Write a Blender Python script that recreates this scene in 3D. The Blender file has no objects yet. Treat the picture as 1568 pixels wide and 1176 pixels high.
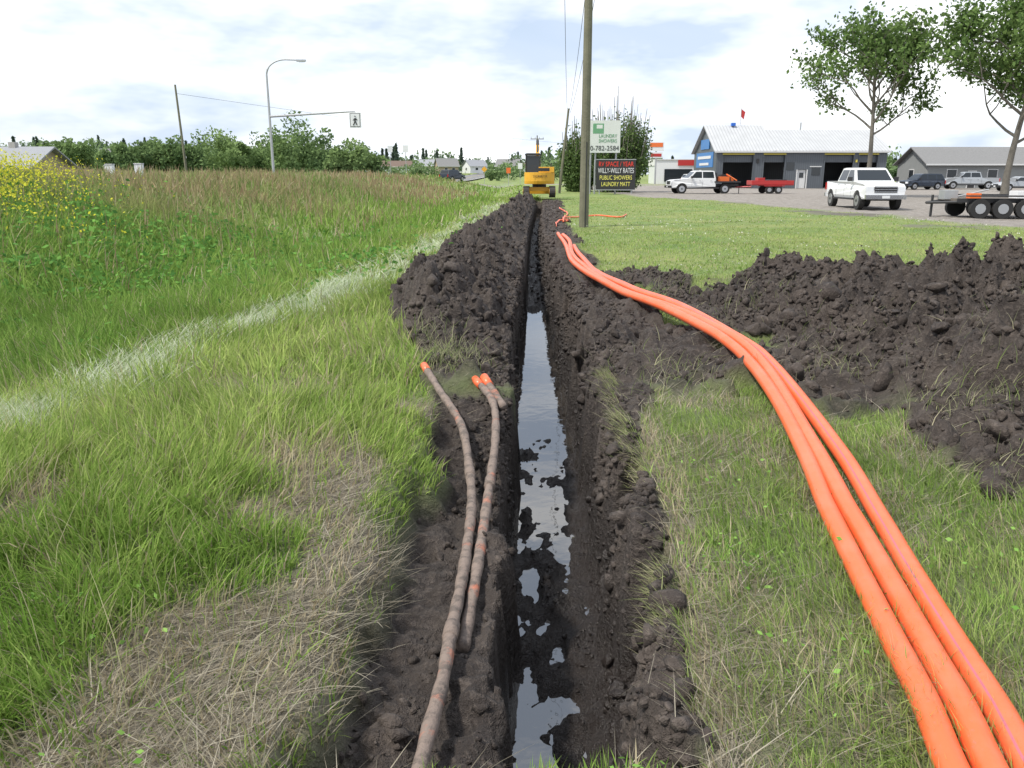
import bpy, bmesh, math, random
import numpy as np
from mathutils import Vector, Euler
random.seed(7); rng=np.random.default_rng(7)
scene=bpy.context.scene
# ------------------------------------------------------------------ noise
def _h(ix,iy,s):
    n=(ix.astype(np.int64)*374761393+iy.astype(np.int64)*668265263+s*1442695041)&0xffffffff
    n=((n^(n>>13))*1274126177)&0xffffffff
    n=n^(n>>16)
    return (n&0xffff)/32767.5-1.0
def vn(x,y,s=0):
    x=np.asarray(x,float);y=np.asarray(y,float)
    ix=np.floor(x);iy=np.floor(y);fx=x-ix;fy=y-iy
    fx=fx*fx*(3-2*fx);fy=fy*fy*(3-2*fy)
    a=_h(ix,iy,s);b=_h(ix+1,iy,s);c=_h(ix,iy+1,s);d=_h(ix+1,iy+1,s)
    return (a*(1-fx)+b*fx)*(1-fy)+(c*(1-fx)+d*fx)*fy
def fbm(x,y,s=0,o=4,g=.5):
    r=0;a=1
    for i in range(o):
        r=r+a*vn(x*2**i+17.3*i,y*2**i-9.1*i,s+i);a*=g
    return r
def ss(a,b,x):
    t=np.clip((x-a)/(b-a),0,1);return t*t*(3-2*t)
# ------------------------------------------------------------------ terrain
def Lf(y): return np.interp(y,[2,5,8.6,11,15.5,20,25,33,49],[-.07,-.06,-.02,.05,.22,.34,.48,.74,1.4])
def Rf(y): return np.interp(y,[2,2.9,4.4,5.9,8.6,11,15.5,20,25,33,49],[.50,.60,.71,.74,.77,.79,.81,.87,.96,1.23,1.95])
def Hf(y): return np.interp(y,[5.6,7.2,9,11,14,19,25,39,50],[-.6,-.88,-1.42,-1.70,-1.6,-1.35,-1.0,-.2,.55])
def Gf(y): return np.interp(y,[2,3.2,4.4,5.6],[-.60,-.56,-.42,-.55])
def strip(y): return np.interp(y,[2,4,6,8.2,11,15.5,26,50],[-4.3,-3.9,-3.45,-3.1,-2.65,-2.25,-1.3,-.4])+.22*vn(y*.5,y*0+3.3,7)
def terrain(x,y):
    x=np.asarray(x,float);y=np.asarray(y,float)
    lat=x-.03*y
    z=.03*vn(x*.7,y*.7,3)+.02*vn(x*2.1,y*2.1,4)
    z=z-.5*np.exp(-((lat+6.3)/2.3)**2)*ss(2,7,y)
    z=z+(1.3+.12*vn(x*.2,y*.2,9))*ss(-8.5,-16,lat)*(1-ss(110,170,y))
    hill=ss(190,520,y)*(1-ss(-40,110,x))*(.30+.70*(1-ss(-.48,-.16,x/np.maximum(y,1))))
    z=z+13*hill*(1+.25*vn(x*.006,y*.004,21))
    z=z+ss(180,600,y)*2.0*ss(0,200,x)
    e=.05*vn(x*5,y*4,11)+.03*vn(x*13,y*11,12)
    L=Lf(y);R=Rf(y);H=Hf(y);G=Gf(y)
    lump=np.abs(fbm(x*3.1,y*2.6,31,4,.55)); lump2=fbm(x*7,y*7,37,4,.65); lump3=fbm(x*19,y*19,43,2,.6)
    endm=1-ss(52,54,y)
    lm=ss(G-.16,G+.06,x+e*1.5)*ss(1.8,2.1,y+e)*(1-ss(4.7,6.0,y))*(x<L+.3)
    z=z-.25*lm
    soil=ss(G-.10,G+.04,x+e*1.5)*ss(1.78,1.95,y+e)*(1-ss(5.7,6.1,y))*(x<L+.5)
    wd=np.maximum(L-.06-H,.2)
    t=np.clip((x+e*1.5-H)/wd,0,1)
    pr=np.sin(np.pi*t)**.8
    hm=ss(5.7,6.3,y)*endm
    hh=(.10+.33*ss(6.4,8.8,y)+.07*ss(20,40,y))*pr*(.66+.55*lump+.3*vn(x*1.2,y*.8,55))
    z=z+hh*hm
    soil=np.maximum(soil,hm*(t>.015)*(x<L+.4))
    sp=ss(5.5,6.3,y+.5*vn(x*1.3,y*1.3,61)+e*3+ .25*(x-1))*(1-ss(12.2,14.2,y+.9*vn(x*.9,y*.9,62)+.25*(x-1)))*(1-ss(4.2,5.2,x))
    sp=sp*(x>R-.3)
    mg=(.03+.03*vn(y*3,x*0+2,66))+np.where(y>12,.35+.01*y+.12*vn(y*.8,x*0,63),0)+ .25*ss(4.4,6,y)
    sm=(1-ss(mg*.8,mg+.06,x-R+e))*(x>R-.3)*ss(1.85,1.95,y)*endm
    patch=ss(-.55,-.25,vn(x*1.7,y*1.2,64)+.5*vn(x*4,y*4,65))
    spp=sp*np.where(x-R<.9,1,patch)
    z=z+.04*spp+.06*spp*lump+.03*sm
    soil=np.maximum(soil,np.maximum(spp,sm))
    me=.30*vn(x*1.1,y*1.1,71)+e*2
    mu=ss(2.2,4.6,x+me)*ss(2.9,5.4,y+me+.10*x)*(1-ss(8.8,12.0,y+me))*(1-ss(9,11,x))
    big=.60*mu*(.80+.40*lump+.26*vn(x*.9,y*.9,73))
    lo=np.exp(-(((x-4.3)/.75)**2+((y-12.3)/.8)**2))*.34*(.7+.6*lump)
    lo2=np.exp(-(((x-3.2)/.6)**2+((y-8.7)/.9)**2))*.12
    z=z+big+lo+lo2
    ms=np.maximum(ss(.03,.08,mu),ss(.05,.1,lo))
    soil=np.maximum(soil,ms)
    nf=1-ss(15,30,y)
    z=z+soil*(.030*lump2+.06*(lump-.35)+.012*lump3*nf)+ms*(.05*lump2)
    er=e*nf+.02*vn(x*0,y*2.2,87)*nf
    T=ss(0,.06,x-L+er*.9)*ss(0,.14,R-x+er*1.8)*ss(1.83,1.97,y+e)*endm
    mudm=1-ss(6.0,8.5,y)
    bn=.045*fbm(x*9,y*4.5,81,4,.6)+.045*vn(x*3.0,y*1.3,86)*mudm+.074*mudm-.03*ss(7.5,9,y)+.05*ss(12,15,y)*vn(y*1.1,x*2,83)+.16*ss(13.5,16,y)
    side=.07*np.clip(1-(x-L)/.08,0,1)+.10*np.clip(1-(R-.12-x)/.10,0,1)+.05*np.clip(1-(R-.12-x)/.25,0,1)*mudm
    zb=-.945+bn+side
    zw=zb*T+z*(1-T)+ (T*(1-T)*4)*.07*lump2
    soil=np.maximum(soil,ss(.02,.1,T))
    z=zw
    b=np.interp(y,[15,24,38,50,64,90,200],[17.5,16,14.2,12.8,10,8,8])+.8*vn(x*.4,y*.3,91)+.3*vn(x*1.6,y*1.2,92)
    grav=ss(-.5,.5,x-b)*ss(20,24,y+.15*x-3)*(1-ss(125,135,y))
    bare=ss(.1,.5,vn(x*.5,y*.35,95)+.4*vn(x*2,y*1.6,96)-np.abs(x-b+1.0)*.45)*(y>22)*(y<60)
    soil=np.maximum(soil,bare*.62)
    grav=np.maximum(grav,bare*.8)
    cross=ss(136,138,y)*(1-ss(146,148,y))*(x>-45)
    grav=np.maximum(grav,cross)
    dry=ss(-.2,.45,fbm(x*1.7,y*1.3,101,4,.6)+1.3*np.exp(-((x+.95)/.42)**2)*ss(1.5,2.2,y)*(1-ss(4.0,5.2,y))-.50)*(x<0)*(x>-2.6)
    dry=np.maximum(dry,.48*ss(0,.7,fbm(x*2.1,y*1.8,104,3)+.2)*(x>0)*(x<3.5)*(y<7))
    dry=np.maximum(dry,.9*np.exp(-((x-R-.1)/.14)**2)*(x>R-.1)*(y<7))
    dry=dry*(1-soil)
    return z,soil,grav,dry
xs=[np.arange(-1.9,1.6,.021),np.arange(1.6,8,.036),np.arange(-5,-1.9,.08)]
g=[8.0]; st=.07
while g[-1]<1600: g.append(g[-1]+st); st*=1.065
xs.append(np.array(g)); g=[-5.0]; st=.09
while g[-1]>-1600: g.append(g[-1]-st); st*=1.065
xs.append(np.array(g)); XA=np.unique(np.concatenate(xs))
ys=[-30,-20,-12,-7,-4,-2,-1,0,.6,1.0,1.3,1.5]; yy=1.6
while yy<2200:
    ys.append(yy); yy+= max(.021,.0062*yy) if yy<60 else .025*yy
YA=np.array(ys)
GX,GY=np.meshgrid(XA,YA)
Z,SO,GR,DR=terrain(GX,GY)
def road_c(y): return .0385*y-25
rmask=(np.abs(GX-road_c(GY))<7)&(GY>5)
Z=np.where(rmask,Z-.25,Z)
def raw_mesh(name,V,loops,starts,totals):
    me=bpy.data.meshes.new(name)
    me.vertices.add(len(V)); me.vertices.foreach_set('co',np.ascontiguousarray(V,dtype=np.float32).ravel())
    me.loops.add(len(loops)); me.loops.foreach_set('vertex_index',np.asarray(loops,dtype=np.int32))
    me.polygons.add(len(starts)); me.polygons.foreach_set('loop_start',np.asarray(starts,dtype=np.int32))
    try: me.polygons.foreach_set('loop_total',np.asarray(totals,dtype=np.int32))
    except Exception: pass
    me.update(calc_edges=True)
    return me
def quads_mesh(name,V,Q):
    Q=np.asarray(Q,dtype=np.int32)
    return raw_mesh(name,V,Q.ravel(),np.arange(len(Q))*4,np.full(len(Q),4))
def link(name,me,mats=(),smooth=False,parent=None):
    o=bpy.data.objects.new(name,me); scene.collection.objects.link(o)
    for m in mats: me.materials.append(m)
    if smooth: me.polygons.foreach_set('use_smooth',np.ones(len(me.polygons),dtype=bool))
    if parent: o.parent=parent
    return o
def fattr(me,name,arr):
    a=me.attributes.new(name,'FLOAT','POINT'); a.data.foreach_set('value',np.ascontiguousarray(arr,dtype=np.float32).ravel())
def cattr(me,arr):
    a=me.attributes.new('Col','FLOAT_COLOR','POINT')
    c=np.ones((len(arr),4),dtype=np.float32); c[:,:3]=arr; a.data.foreach_set('color',c.ravel())
# ------------------------------------------------------------------ materials
def mat(name,col=(.5,.5,.5),rough=.6,metal=0,var=0,vscale=5,bump=0,bscale=30,spec=.5):
    m=bpy.data.materials.new(name); m.use_nodes=True; nt=m.node_tree; b=nt.nodes['Principled BSDF']
    b.inputs['Base Color'].default_value=(*col,1); b.inputs['Roughness'].default_value=rough; b.inputs['Metallic'].default_value=metal
    b.inputs['Specular IOR Level'].default_value=spec
    tc=nt.nodes.new('ShaderNodeTexCoord')
    if var>0:
        n=nt.nodes.new('ShaderNodeTexNoise'); n.inputs['Scale'].default_value=vscale; n.inputs['Detail'].default_value=5
        nt.links.new(tc.outputs['Object'],n.inputs['Vector'])
        mx=nt.nodes.new('ShaderNodeMix'); mx.data_type='RGBA'
        mx.inputs[6].default_value=(*[c*(1-var) for c in col],1); mx.inputs[7].default_value=(*[min(1,c*(1+var)) for c in col],1)
        nt.links.new(n.outputs['Fac'],mx.inputs[0]); nt.links.new(mx.outputs[2],b.inputs['Base Color'])
    if bump>0:
        n=nt.nodes.new('ShaderNodeTexNoise'); n.inputs['Scale'].default_value=bscale; n.inputs['Detail'].default_value=5
        nt.links.new(tc.outputs['Object'],n.inputs['Vector'])
        bp=nt.nodes.new('ShaderNodeBump'); bp.inputs['Strength'].default_value=bump; bp.inputs['Distance'].default_value=.02
        nt.links.new(n.outputs['Fac'],bp.inputs['Height']); nt.links.new(bp.outputs[0],b.inputs['Normal'])
    return m
def leafmat(name,tr=.35):
    m=bpy.data.materials.new(name); m.use_nodes=True; nt=m.node_tree; nt.nodes.clear()
    o=nt.nodes.new('ShaderNodeOutputMaterial'); at=nt.nodes.new('ShaderNodeAttribute'); at.attribute_name='Col'
    d=nt.nodes.new('ShaderNodeBsdfDiffuse')
    t=nt.nodes.new('ShaderNodeBsdfTranslucent'); mx=nt.nodes.new('ShaderNodeMixShader'); mx.inputs[0].default_value=tr
    nt.links.new(at.outputs['Color'],d.inputs['Color']); nt.links.new(at.outputs['Color'],t.inputs['Color'])
    nt.links.new(d.outputs[0],mx.inputs[1]); nt.links.new(t.outputs[0],mx.inputs[2]); nt.links.new(mx.outputs[0],o.inputs[0])
    return m
def N(nt,t,**k):
    n=nt.nodes.new(t)
    for a,b in k.items(): n.inputs[a].default_value=b
    return n
def mixc(nt,fac,a,b):
    mx=nt.nodes.new('ShaderNodeMix'); mx.data_type='RGBA'
    for s,v in ((0,fac),(6,a),(7,b)):
        if isinstance(v,bpy.types.NodeSocket): nt.links.new(v,mx.inputs[s])
        else: mx.inputs[s].default_value=v if s==0 else (*v,1)
    return mx.outputs[2]
def ramp(nt,src,a,b):
    r=nt.nodes.new('ShaderNodeMapRange'); r.inputs[1].default_value=a; r.inputs[2].default_value=b
    nt.links.new(src,r.inputs[0]); return r.outputs[0]
WET=(.024,.0185,.0165)
def soil_nodes(nt,pos):
    n1=N(nt,'ShaderNodeTexNoise',Scale=2.2,Detail=4.0,Roughness=.65); n2=N(nt,'ShaderNodeTexNoise',Scale=24.0,Detail=4.0,Roughness=.75)
    for n in (n1,n2): nt.links.new(pos,n.inputs['Vector'])
    c=mixc(nt,ramp(nt,n1.outputs['Fac'],.38,.66),(.026,.019,.016),(.070,.055,.046))
    c=mixc(nt,ramp(nt,n2.outputs['Fac'],.50,.78),c,(.135,.110,.094))
    return c,n2.outputs['Fac']
def ground_mat():
    m=bpy.data.materials.new('ground_surface'); m.use_nodes=True; nt=m.node_tree; b=nt.nodes['Principled BSDF']
    geo=nt.nodes.new('ShaderNodeNewGeometry'); pos=geo.outputs['Position']
    at={}
    for k in ('soil','gravel','dry'):
        a=nt.nodes.new('ShaderNodeAttribute'); a.attribute_name=k; at[k]=a.outputs['Fac']
    sc,sh=soil_nodes(nt,pos)
    sep=nt.nodes.new('ShaderNodeSeparateXYZ'); nt.links.new(pos,sep.inputs[0])
    wet=ramp(nt,sep.outputs['Z'],-.22,-.6)
    sc=mixc(nt,wet,sc,WET)
    g1=N(nt,'ShaderNodeTexNoise',Scale=.35,Detail=5.0,Roughness=.7); g2=N(nt,'ShaderNodeTexNoise',Scale=9.0,Detail=4.0,Roughness=.7)
    for n in (g1,g2): nt.links.new(pos,n.inputs['Vector'])
    gc=mixc(nt,ramp(nt,g1.outputs['Fac'],.35,.65),(.13,.22,.045),(.27,.29,.09))
    gc=mixc(nt,ramp(nt,g2.outputs['Fac'],.45,.75),gc,(.09,.13,.04))
    near=ramp(nt,sep.outputs['Y'],12,3); gc=mixc(nt,near,gc,(.11,.13,.055))
    gc=mixc(nt,at['dry'],gc,(.18,.155,.115))
    r2=N(nt,'ShaderNodeTexNoise',Scale=2.5,Detail=6.0,Roughness=.75); nt.links.new(pos,r2.inputs['Vector'])
    rc=mixc(nt,ramp(nt,r2.outputs['Fac'],.35,.68),(.17,.15,.13),(.34,.31,.28))
    c=mixc(nt,at['gravel'],gc,rc); c=mixc(nt,at['soil'],c,sc)
    nt.links.new(c,b.inputs['Base Color'])
    rr=nt.nodes.new('ShaderNodeMapRange'); rr.inputs[3].default_value=.85; rr.inputs[4].default_value=.34; nt.links.new(wet,rr.inputs[0])
    nt.links.new(rr.outputs[0],b.inputs['Roughness'])
    bp=nt.nodes.new('ShaderNodeBump'); bp.inputs['Strength'].default_value=1.0; bp.inputs['Distance'].default_value=.05
    nt.links.new(sh,bp.inputs['Height']); nt.links.new(bp.outputs[0],b.inputs['Normal'])
    return m
def clod_mat():
    m=bpy.data.materials.new('soil_clod'); m.use_nodes=True; nt=m.node_tree; b=nt.nodes['Principled BSDF']
    geo=nt.nodes.new('ShaderNodeNewGeometry'); c,h=soil_nodes(nt,geo.outputs['Position'])
    sep=nt.nodes.new('ShaderNodeSeparateXYZ'); nt.links.new(geo.outputs['Position'],sep.inputs[0])
    wet=ramp(nt,sep.outputs['Z'],-.22,-.6); c=mixc(nt,wet,c,WET)
    nt.links.new(c,b.inputs['Base Color'])
    rr=nt.nodes.new('ShaderNodeMapRange'); rr.inputs[3].default_value=.85; rr.inputs[4].default_value=.4; nt.links.new(wet,rr.inputs[0]); nt.links.new(rr.outputs[0],b.inputs['Roughness'])
    bp=nt.nodes.new('ShaderNodeBump'); bp.inputs['Strength'].default_value=.9; bp.inputs['Distance'].default_value=.03
    nt.links.new(h,bp.inputs['Height']); nt.links.new(bp.outputs[0],b.inputs['Normal'])
    return m
M_ground=ground_mat(); M_clod=clod_mat(); M_grass=leafmat('grass_blades',.35); M_leaf=leafmat('tree_leaves',.3)
nx,ny=len(XA),len(YA)
I=np.arange(nx*ny).reshape(ny,nx)
Q=np.stack([I[:-1,:-1],I[:-1,1:],I[1:,1:],I[1:,:-1]],-1).reshape(-1,4)
me=quads_mesh('ground',np.stack([GX,GY,Z],-1).reshape(-1,3),Q)
fattr(me,'soil',SO);fattr(me,'gravel',GR);fattr(me,'dry',DR)
link('ground',me,[M_ground],True)
def water():
    m=bpy.data.materials.new('trench_water'); m.use_nodes=True; nt=m.node_tree; b=nt.nodes['Principled BSDF']
    b.inputs['Base Color'].default_value=(.035,.030,.026,1); b.inputs['Roughness'].default_value=.02; b.inputs['IOR'].default_value=1.85
    b.inputs['Specular IOR Level'].default_value=1.0
    geo=nt.nodes.new('ShaderNodeNewGeometry'); n=N(nt,'ShaderNodeTexNoise',Scale=5.0,Detail=3.0); nt.links.new(geo.outputs['Position'],n.inputs['Vector'])
    bp=nt.nodes.new('ShaderNodeBump'); bp.inputs['Strength'].default_value=.22; bp.inputs['Distance'].default_value=.01
    nt.links.new(n.outputs['Fac'],bp.inputs['Height']); nt.links.new(bp.outputs[0],b.inputs['Normal'])
    yv=np.linspace(1.88,53,80); V=[];F=[]
    for i,y in enumerate(yv):
        V+= [(float(Lf(y))-.03,y,-.875),(float(Rf(y))-.03,y,-.875)]
        if i: F.append((2*i-2,2*i-1,2*i+1,2*i))
    link('water',quads_mesh('water',np.array(V),F),[m])
water()
# ------------------------------------------------------------------ builder
class MB:
    def __init__(s): s.v=[];s.f=[];s.m=[];s.mats=[]
    def mi(s,m):
        if m not in s.mats: s.mats.append(m)
        return s.mats.index(m)
    def add(s,V,F,m):
        k=len(s.v); s.v+= [tuple(v) for v in V]; s.f+=[tuple(k+i for i in f) for f in F]; s.m+=[s.mi(m)]*len(F)
    def box(s,c,d,m,rz=0,ry=0,rx=0):
        V=[Vector((a*d[0]/2,b*d[1]/2,e*d[2]/2)) for a in(-1,1) for b in(-1,1) for e in(-1,1)]
        E=Euler((rx,ry,rz)).to_matrix(); V=[E@v+Vector(c) for v in V]
        s.add(V,[(0,1,3,2),(4,6,7,5),(0,4,5,1),(2,3,7,6),(0,2,6,4),(1,5,7,3)],m)
    def tube(s,P,R,m,n=8,cap=True):
        P=[Vector(p) for p in P]
        if not hasattr(R,'__len__'): R=[R]*len(P)
        V=[];F=[]; up=Vector((0,0,1))
        prev=None
        for i,p in enumerate(P):
            t=(P[min(i+1,len(P)-1)]-P[max(i-1,0)]).normalized()
            if prev is None:
                a=t.cross(up); 
                if a.length<.05: a=t.cross(Vector((1,0,0)))
            else: a=prev-t*prev.dot(t)
            a.normalize(); prev=a; b=t.cross(a)
            for k in range(n):
                an=2*math.pi*k/n; V.append(p+(a*math.cos(an)+b*math.sin(an))*R[i])
        for i in range(len(P)-1):
            for k in range(n): F.append((i*n+k,i*n+(k+1)%n,(i+1)*n+(k+1)%n,(i+1)*n+k))
        if cap: F.append(tuple(range(n))[::-1]); F.append(tuple(range((len(P)-1)*n,len(P)*n)))
        s.add(V,F,m)
    def prism(s,prof,w,m,wf=None):
        n=len(prof); V=[(x,-(wf(x,z) if wf else w),z) for x,z in prof]+[(x,(wf(x,z) if wf else w),z) for x,z in prof]
        F=[tuple(range(n)),tuple(range(2*n-1,n-1,-1))]+[(i,i+n,(i+1)%n+n,(i+1)%n) for i in range(n)]
        s.add(V,F,m)
    def obj(s,name,loc=(0,0,0),rz=0,bevel=0,smooth=False,parent=None,scale=1):
        me=bpy.data.meshes.new(name); me.from_pydata([tuple(v) for v in s.v],[],s.f)
        for m in s.mats: me.materials.append(m)
        me.polygons.foreach_set('material_index',s.m); me.update()
        bm=bmesh.new(); bm.from_mesh(me); bmesh.ops.recalc_face_normals(bm,faces=bm.faces); bm.to_mesh(me); bm.free()
        if smooth: me.polygons.foreach_set('use_smooth',[True]*len(me.polygons))
        o=bpy.data.objects.new(name,me); scene.collection.objects.link(o); o.location=loc; o.rotation_euler=(0,0,rz); o.scale=(scale,)*3
        if bevel:
            b=o.modifiers.new('bev','BEVEL'); b.width=bevel; b.segments=2; b.limit_method='ANGLE'; b.angle_limit=.6
        if parent: o.parent=parent
        return o
def tz(x,y): return float(terrain(np.array([x]),np.array([y]))[0][0])
def P(n,c,r=.5,**k): return mat(n,c,r,**k)
m_white=P('white_paint',(.68,.69,.70),.3,var=.05); m_glass=P('dark_glass',(.02,.025,.03),.08); m_tyre=P('rubber',(.02,.02,.02),.8,var=.2)
m_rim=P('rim',(.45,.46,.48),.3,metal=.8); m_black=P('black_plastic',(.025,.025,.027),.5); m_chrome=P('chrome',(.6,.6,.62),.2,metal=.9)
m_red=P('red_paint',(.42,.03,.03),.4); m_tail=P('tail_light',(.4,.01,.01),.2); m_head=P('headlight',(.7,.72,.75),.1)
m_navy=P('dark_blue_paint',(.03,.04,.06),.25); m_silver=P('silver_paint',(.38,.40,.42),.3,metal=.4); m_orange=P('orange_paint',(.7,.15,.03),.5)
m_yel=P('yellow_paint',(.66,.35,.03),.45,var=.15,vscale=2); m_steel=P('galvanised_steel',(.40,.41,.42),.45,metal=.5,var=.1)
m_wood=P('weathered_pole_wood',(.15,.145,.10),.85,var=.35,vscale=3,bump=.5,bscale=14)
# ------------------------------------------------------------------ conduits
def smooth_path(pts,step=.08):
    pts=np.array(pts,float); d=np.r_[0,np.cumsum(np.linalg.norm(np.diff(pts,axis=0),axis=1))]
    out=[]; n=len(pts)
    for i in range(n-1):
        p0=pts[max(i-1,0)];p1=pts[i];p2=pts[i+1];p3=pts[min(i+2,n-1)]
        k=max(2,int((d[i+1]-d[i])/step))
        for j in range(k):
            t=j/k; out.append(.5*((2*p1)+(-p0+p2)*t+(2*p0-5*p1+4*p2-p3)*t*t+(-p0+3*p1-3*p2+p3)*t**3))
    out.append(pts[-1]); return np.array(out)
def conduit_mat(name,muddy=False):
    m=bpy.data.materials.new(name); m.use_nodes=True; nt=m.node_tree; b=nt.nodes['Principled BSDF']
    geo=nt.nodes.new('ShaderNodeNewGeometry'); n=N(nt,'ShaderNodeTexNoise',Scale=5.0 if muddy else 3.5,Detail=6.0,Roughness=.7); nt.links.new(geo.outputs['Position'],n.inputs['Vector'])
    n2=N(nt,'ShaderNodeTexNoise',Scale=18.0 if muddy else 45.0,Detail=6.0,Roughness=.7); nt.links.new(geo.outputs['Position'],n2.inputs['Vector'])
    if muddy:
        c=mixc(nt,ramp(nt,n.outputs['Fac'],.56,.66),(.20,.155,.13),(.42,.15,.09))
        c=mixc(nt,ramp(nt,n2.outputs['Fac'],.48,.60),c,(.11,.088,.075))
        b.inputs['Roughness'].default_value=.8
        bp=nt.nodes.new('ShaderNodeBump'); bp.inputs['Strength'].default_value=.8; bp.inputs['Distance'].default_value=.018
        nt.links.new(n2.outputs['Fac'],bp.inputs['Height']); nt.links.new(bp.outputs[0],b.inputs['Normal'])
    else:
        c=mixc(nt,ramp(nt,n.outputs['Fac'],.42,.75),(.78,.130,.040),(.66,.17,.085))
        c=mixc(nt,ramp(nt,n2.outputs['Fac'],.60,.72),c,(.30,.15,.09))
        b.inputs['Roughness'].default_value=.36
    nt.links.new(c,b.inputs['Base Color']); return m
M_con=conduit_mat('orange_hdpe'); M_mud=conduit_mat('muddy_orange_hdpe',True); M_pur=P('faded_purple_stripe',(.40,.11,.14),.5,var=.3); M_hole=P('pipe_inside',(.03,.015,.01),.8)
cl=[(1.05,.9),(1.22,1.5),(1.31,1.9),(1.36,2.1),(1.42,2.45),(1.50,2.9),(1.61,3.53),(1.76,4.44),(1.93,5.9),(1.94,7.0),(1.75,8.6),(1.40,10.1),(1.20,12.3),(1.18,15.4),(1.28,18.5),(1.28,21)]
cl=smooth_path(cl)
def soilz(x,y): return terrain(x,y)[0]
def conduit(name,off,end,lift,stripe=None,r=.044):
    p=cl[cl[:,1]<end]; t=np.gradient(p,axis=0); t/=np.linalg.norm(t,axis=1)[:,None]; nrm=np.stack([t[:,1],-t[:,0]],1)
    wob=.020*np.sin(p[:,1]*1.1+off*40)*ss(2,5,p[:,1])
    q=p+nrm*(off+wob)[:,None]; z=np.max([soilz(q[:,0]+a,q[:,1]) for a in(-.05,0,.05)],0); z=np.maximum(z,-.02)
    zp=np.pad(z,8,mode='edge'); z=np.max([zp[i:i+len(z)] for i in range(17)],0)
    k=np.ones(41)/41; zp=np.pad(z,20,mode='edge'); z=np.convolve(zp,k,'valid')+r+lift
    b=MB(); P3=np.c_[q,z]
    n=36; b.tube(P3,r,M_con,n)
    if stripe is not None:
        mi=b.mi(M_pur)
        for i in range(len(P3)-1): b.m[i*n+stripe]=mi
    e=P3[-1]; d=Vector(P3[-1]-P3[-2]).normalized(); b.tube([Vector(e)+d*.001,Vector(e)+d*.004],r*.85,M_hole,n)
    return b.obj(name,smooth=True)
conduit('orange_conduit',-.100,21,.0)
conduit('orange_conduit',.0,20.4,.004)
conduit('orange_conduit',.106,17.5,.0,stripe=23)
b=MB(); pts=smooth_path([(1.35,25,0),(1.5,27,0),(2.0,28.5,0),(1.8,30,0),(2.6,31.5,0),(3.4,32,0),(4.1,31,0),(4.6,33,0)],.3)
pts[:,2]=soilz(pts[:,0],pts[:,1])+.05; b.tube(pts,.028,M_con,8)
pts=smooth_path([(1.7,27,0),(1.9,30,0),(2.3,34,0),(2.2,38,0)],.3); pts[:,2]=soilz(pts[:,0],pts[:,1])+.05; b.tube(pts,.028,M_con,8)
b.obj('loose_orange_duct',smooth=True)
def oldpipe(name,pts,r,joints=()):
    p=smooth_path(pts,.05); b=MB(); b.tube(p,[r*(1+.08*math.sin(i*1.7)+.06*math.sin(i*.61)) for i in range(len(p))],M_mud,16)
    d=(p[-1]-p[-2])/np.linalg.norm(p[-1]-p[-2]); L=p[-1]; b.tube([L-d*.12,L+d*.015],r*1.14,M_con,16)
    b.tube([L+d*.016,L+d*.02],r*.9,M_hole,12)
    for j in joints:
        i=int(j*(len(p)-2)); dd=(p[i+1]-p[i])/np.linalg.norm(p[i+1]-p[i]); b.tube([p[i]-dd*.05,p[i]+dd*.05],r*1.2,M_mud,16)
    return b.obj(name,smooth=True)
oldpipe('old_muddy_duct',[(-.31,1.7,-.2),(-.285,2.2,-.20),(-.255,2.58,-.2),(-.25,2.86,-.2),(-.235,3.2,-.2),(-.225,3.63,-.2),(-.225,4.15,-.18),(-.26,4.6,-.13),(-.345,5.2,-.04),(-.53,5.73,.05),(-.70,6.25,.12)],.027,(.27,.62))
oldpipe('old_muddy_duct',[(-.20,2.9,-.27),(-.165,3.5,-.215),(-.14,4.19,-.18),(-.11,5.1,-.09),(-.14,5.6,.01),(-.28,6.0,.07)],.027,(.5,))
oldpipe('old_muddy_duct',[(-.06,5.55,-.02),(-.13,5.75,.03),(-.21,5.98,.09)],.029)
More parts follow.
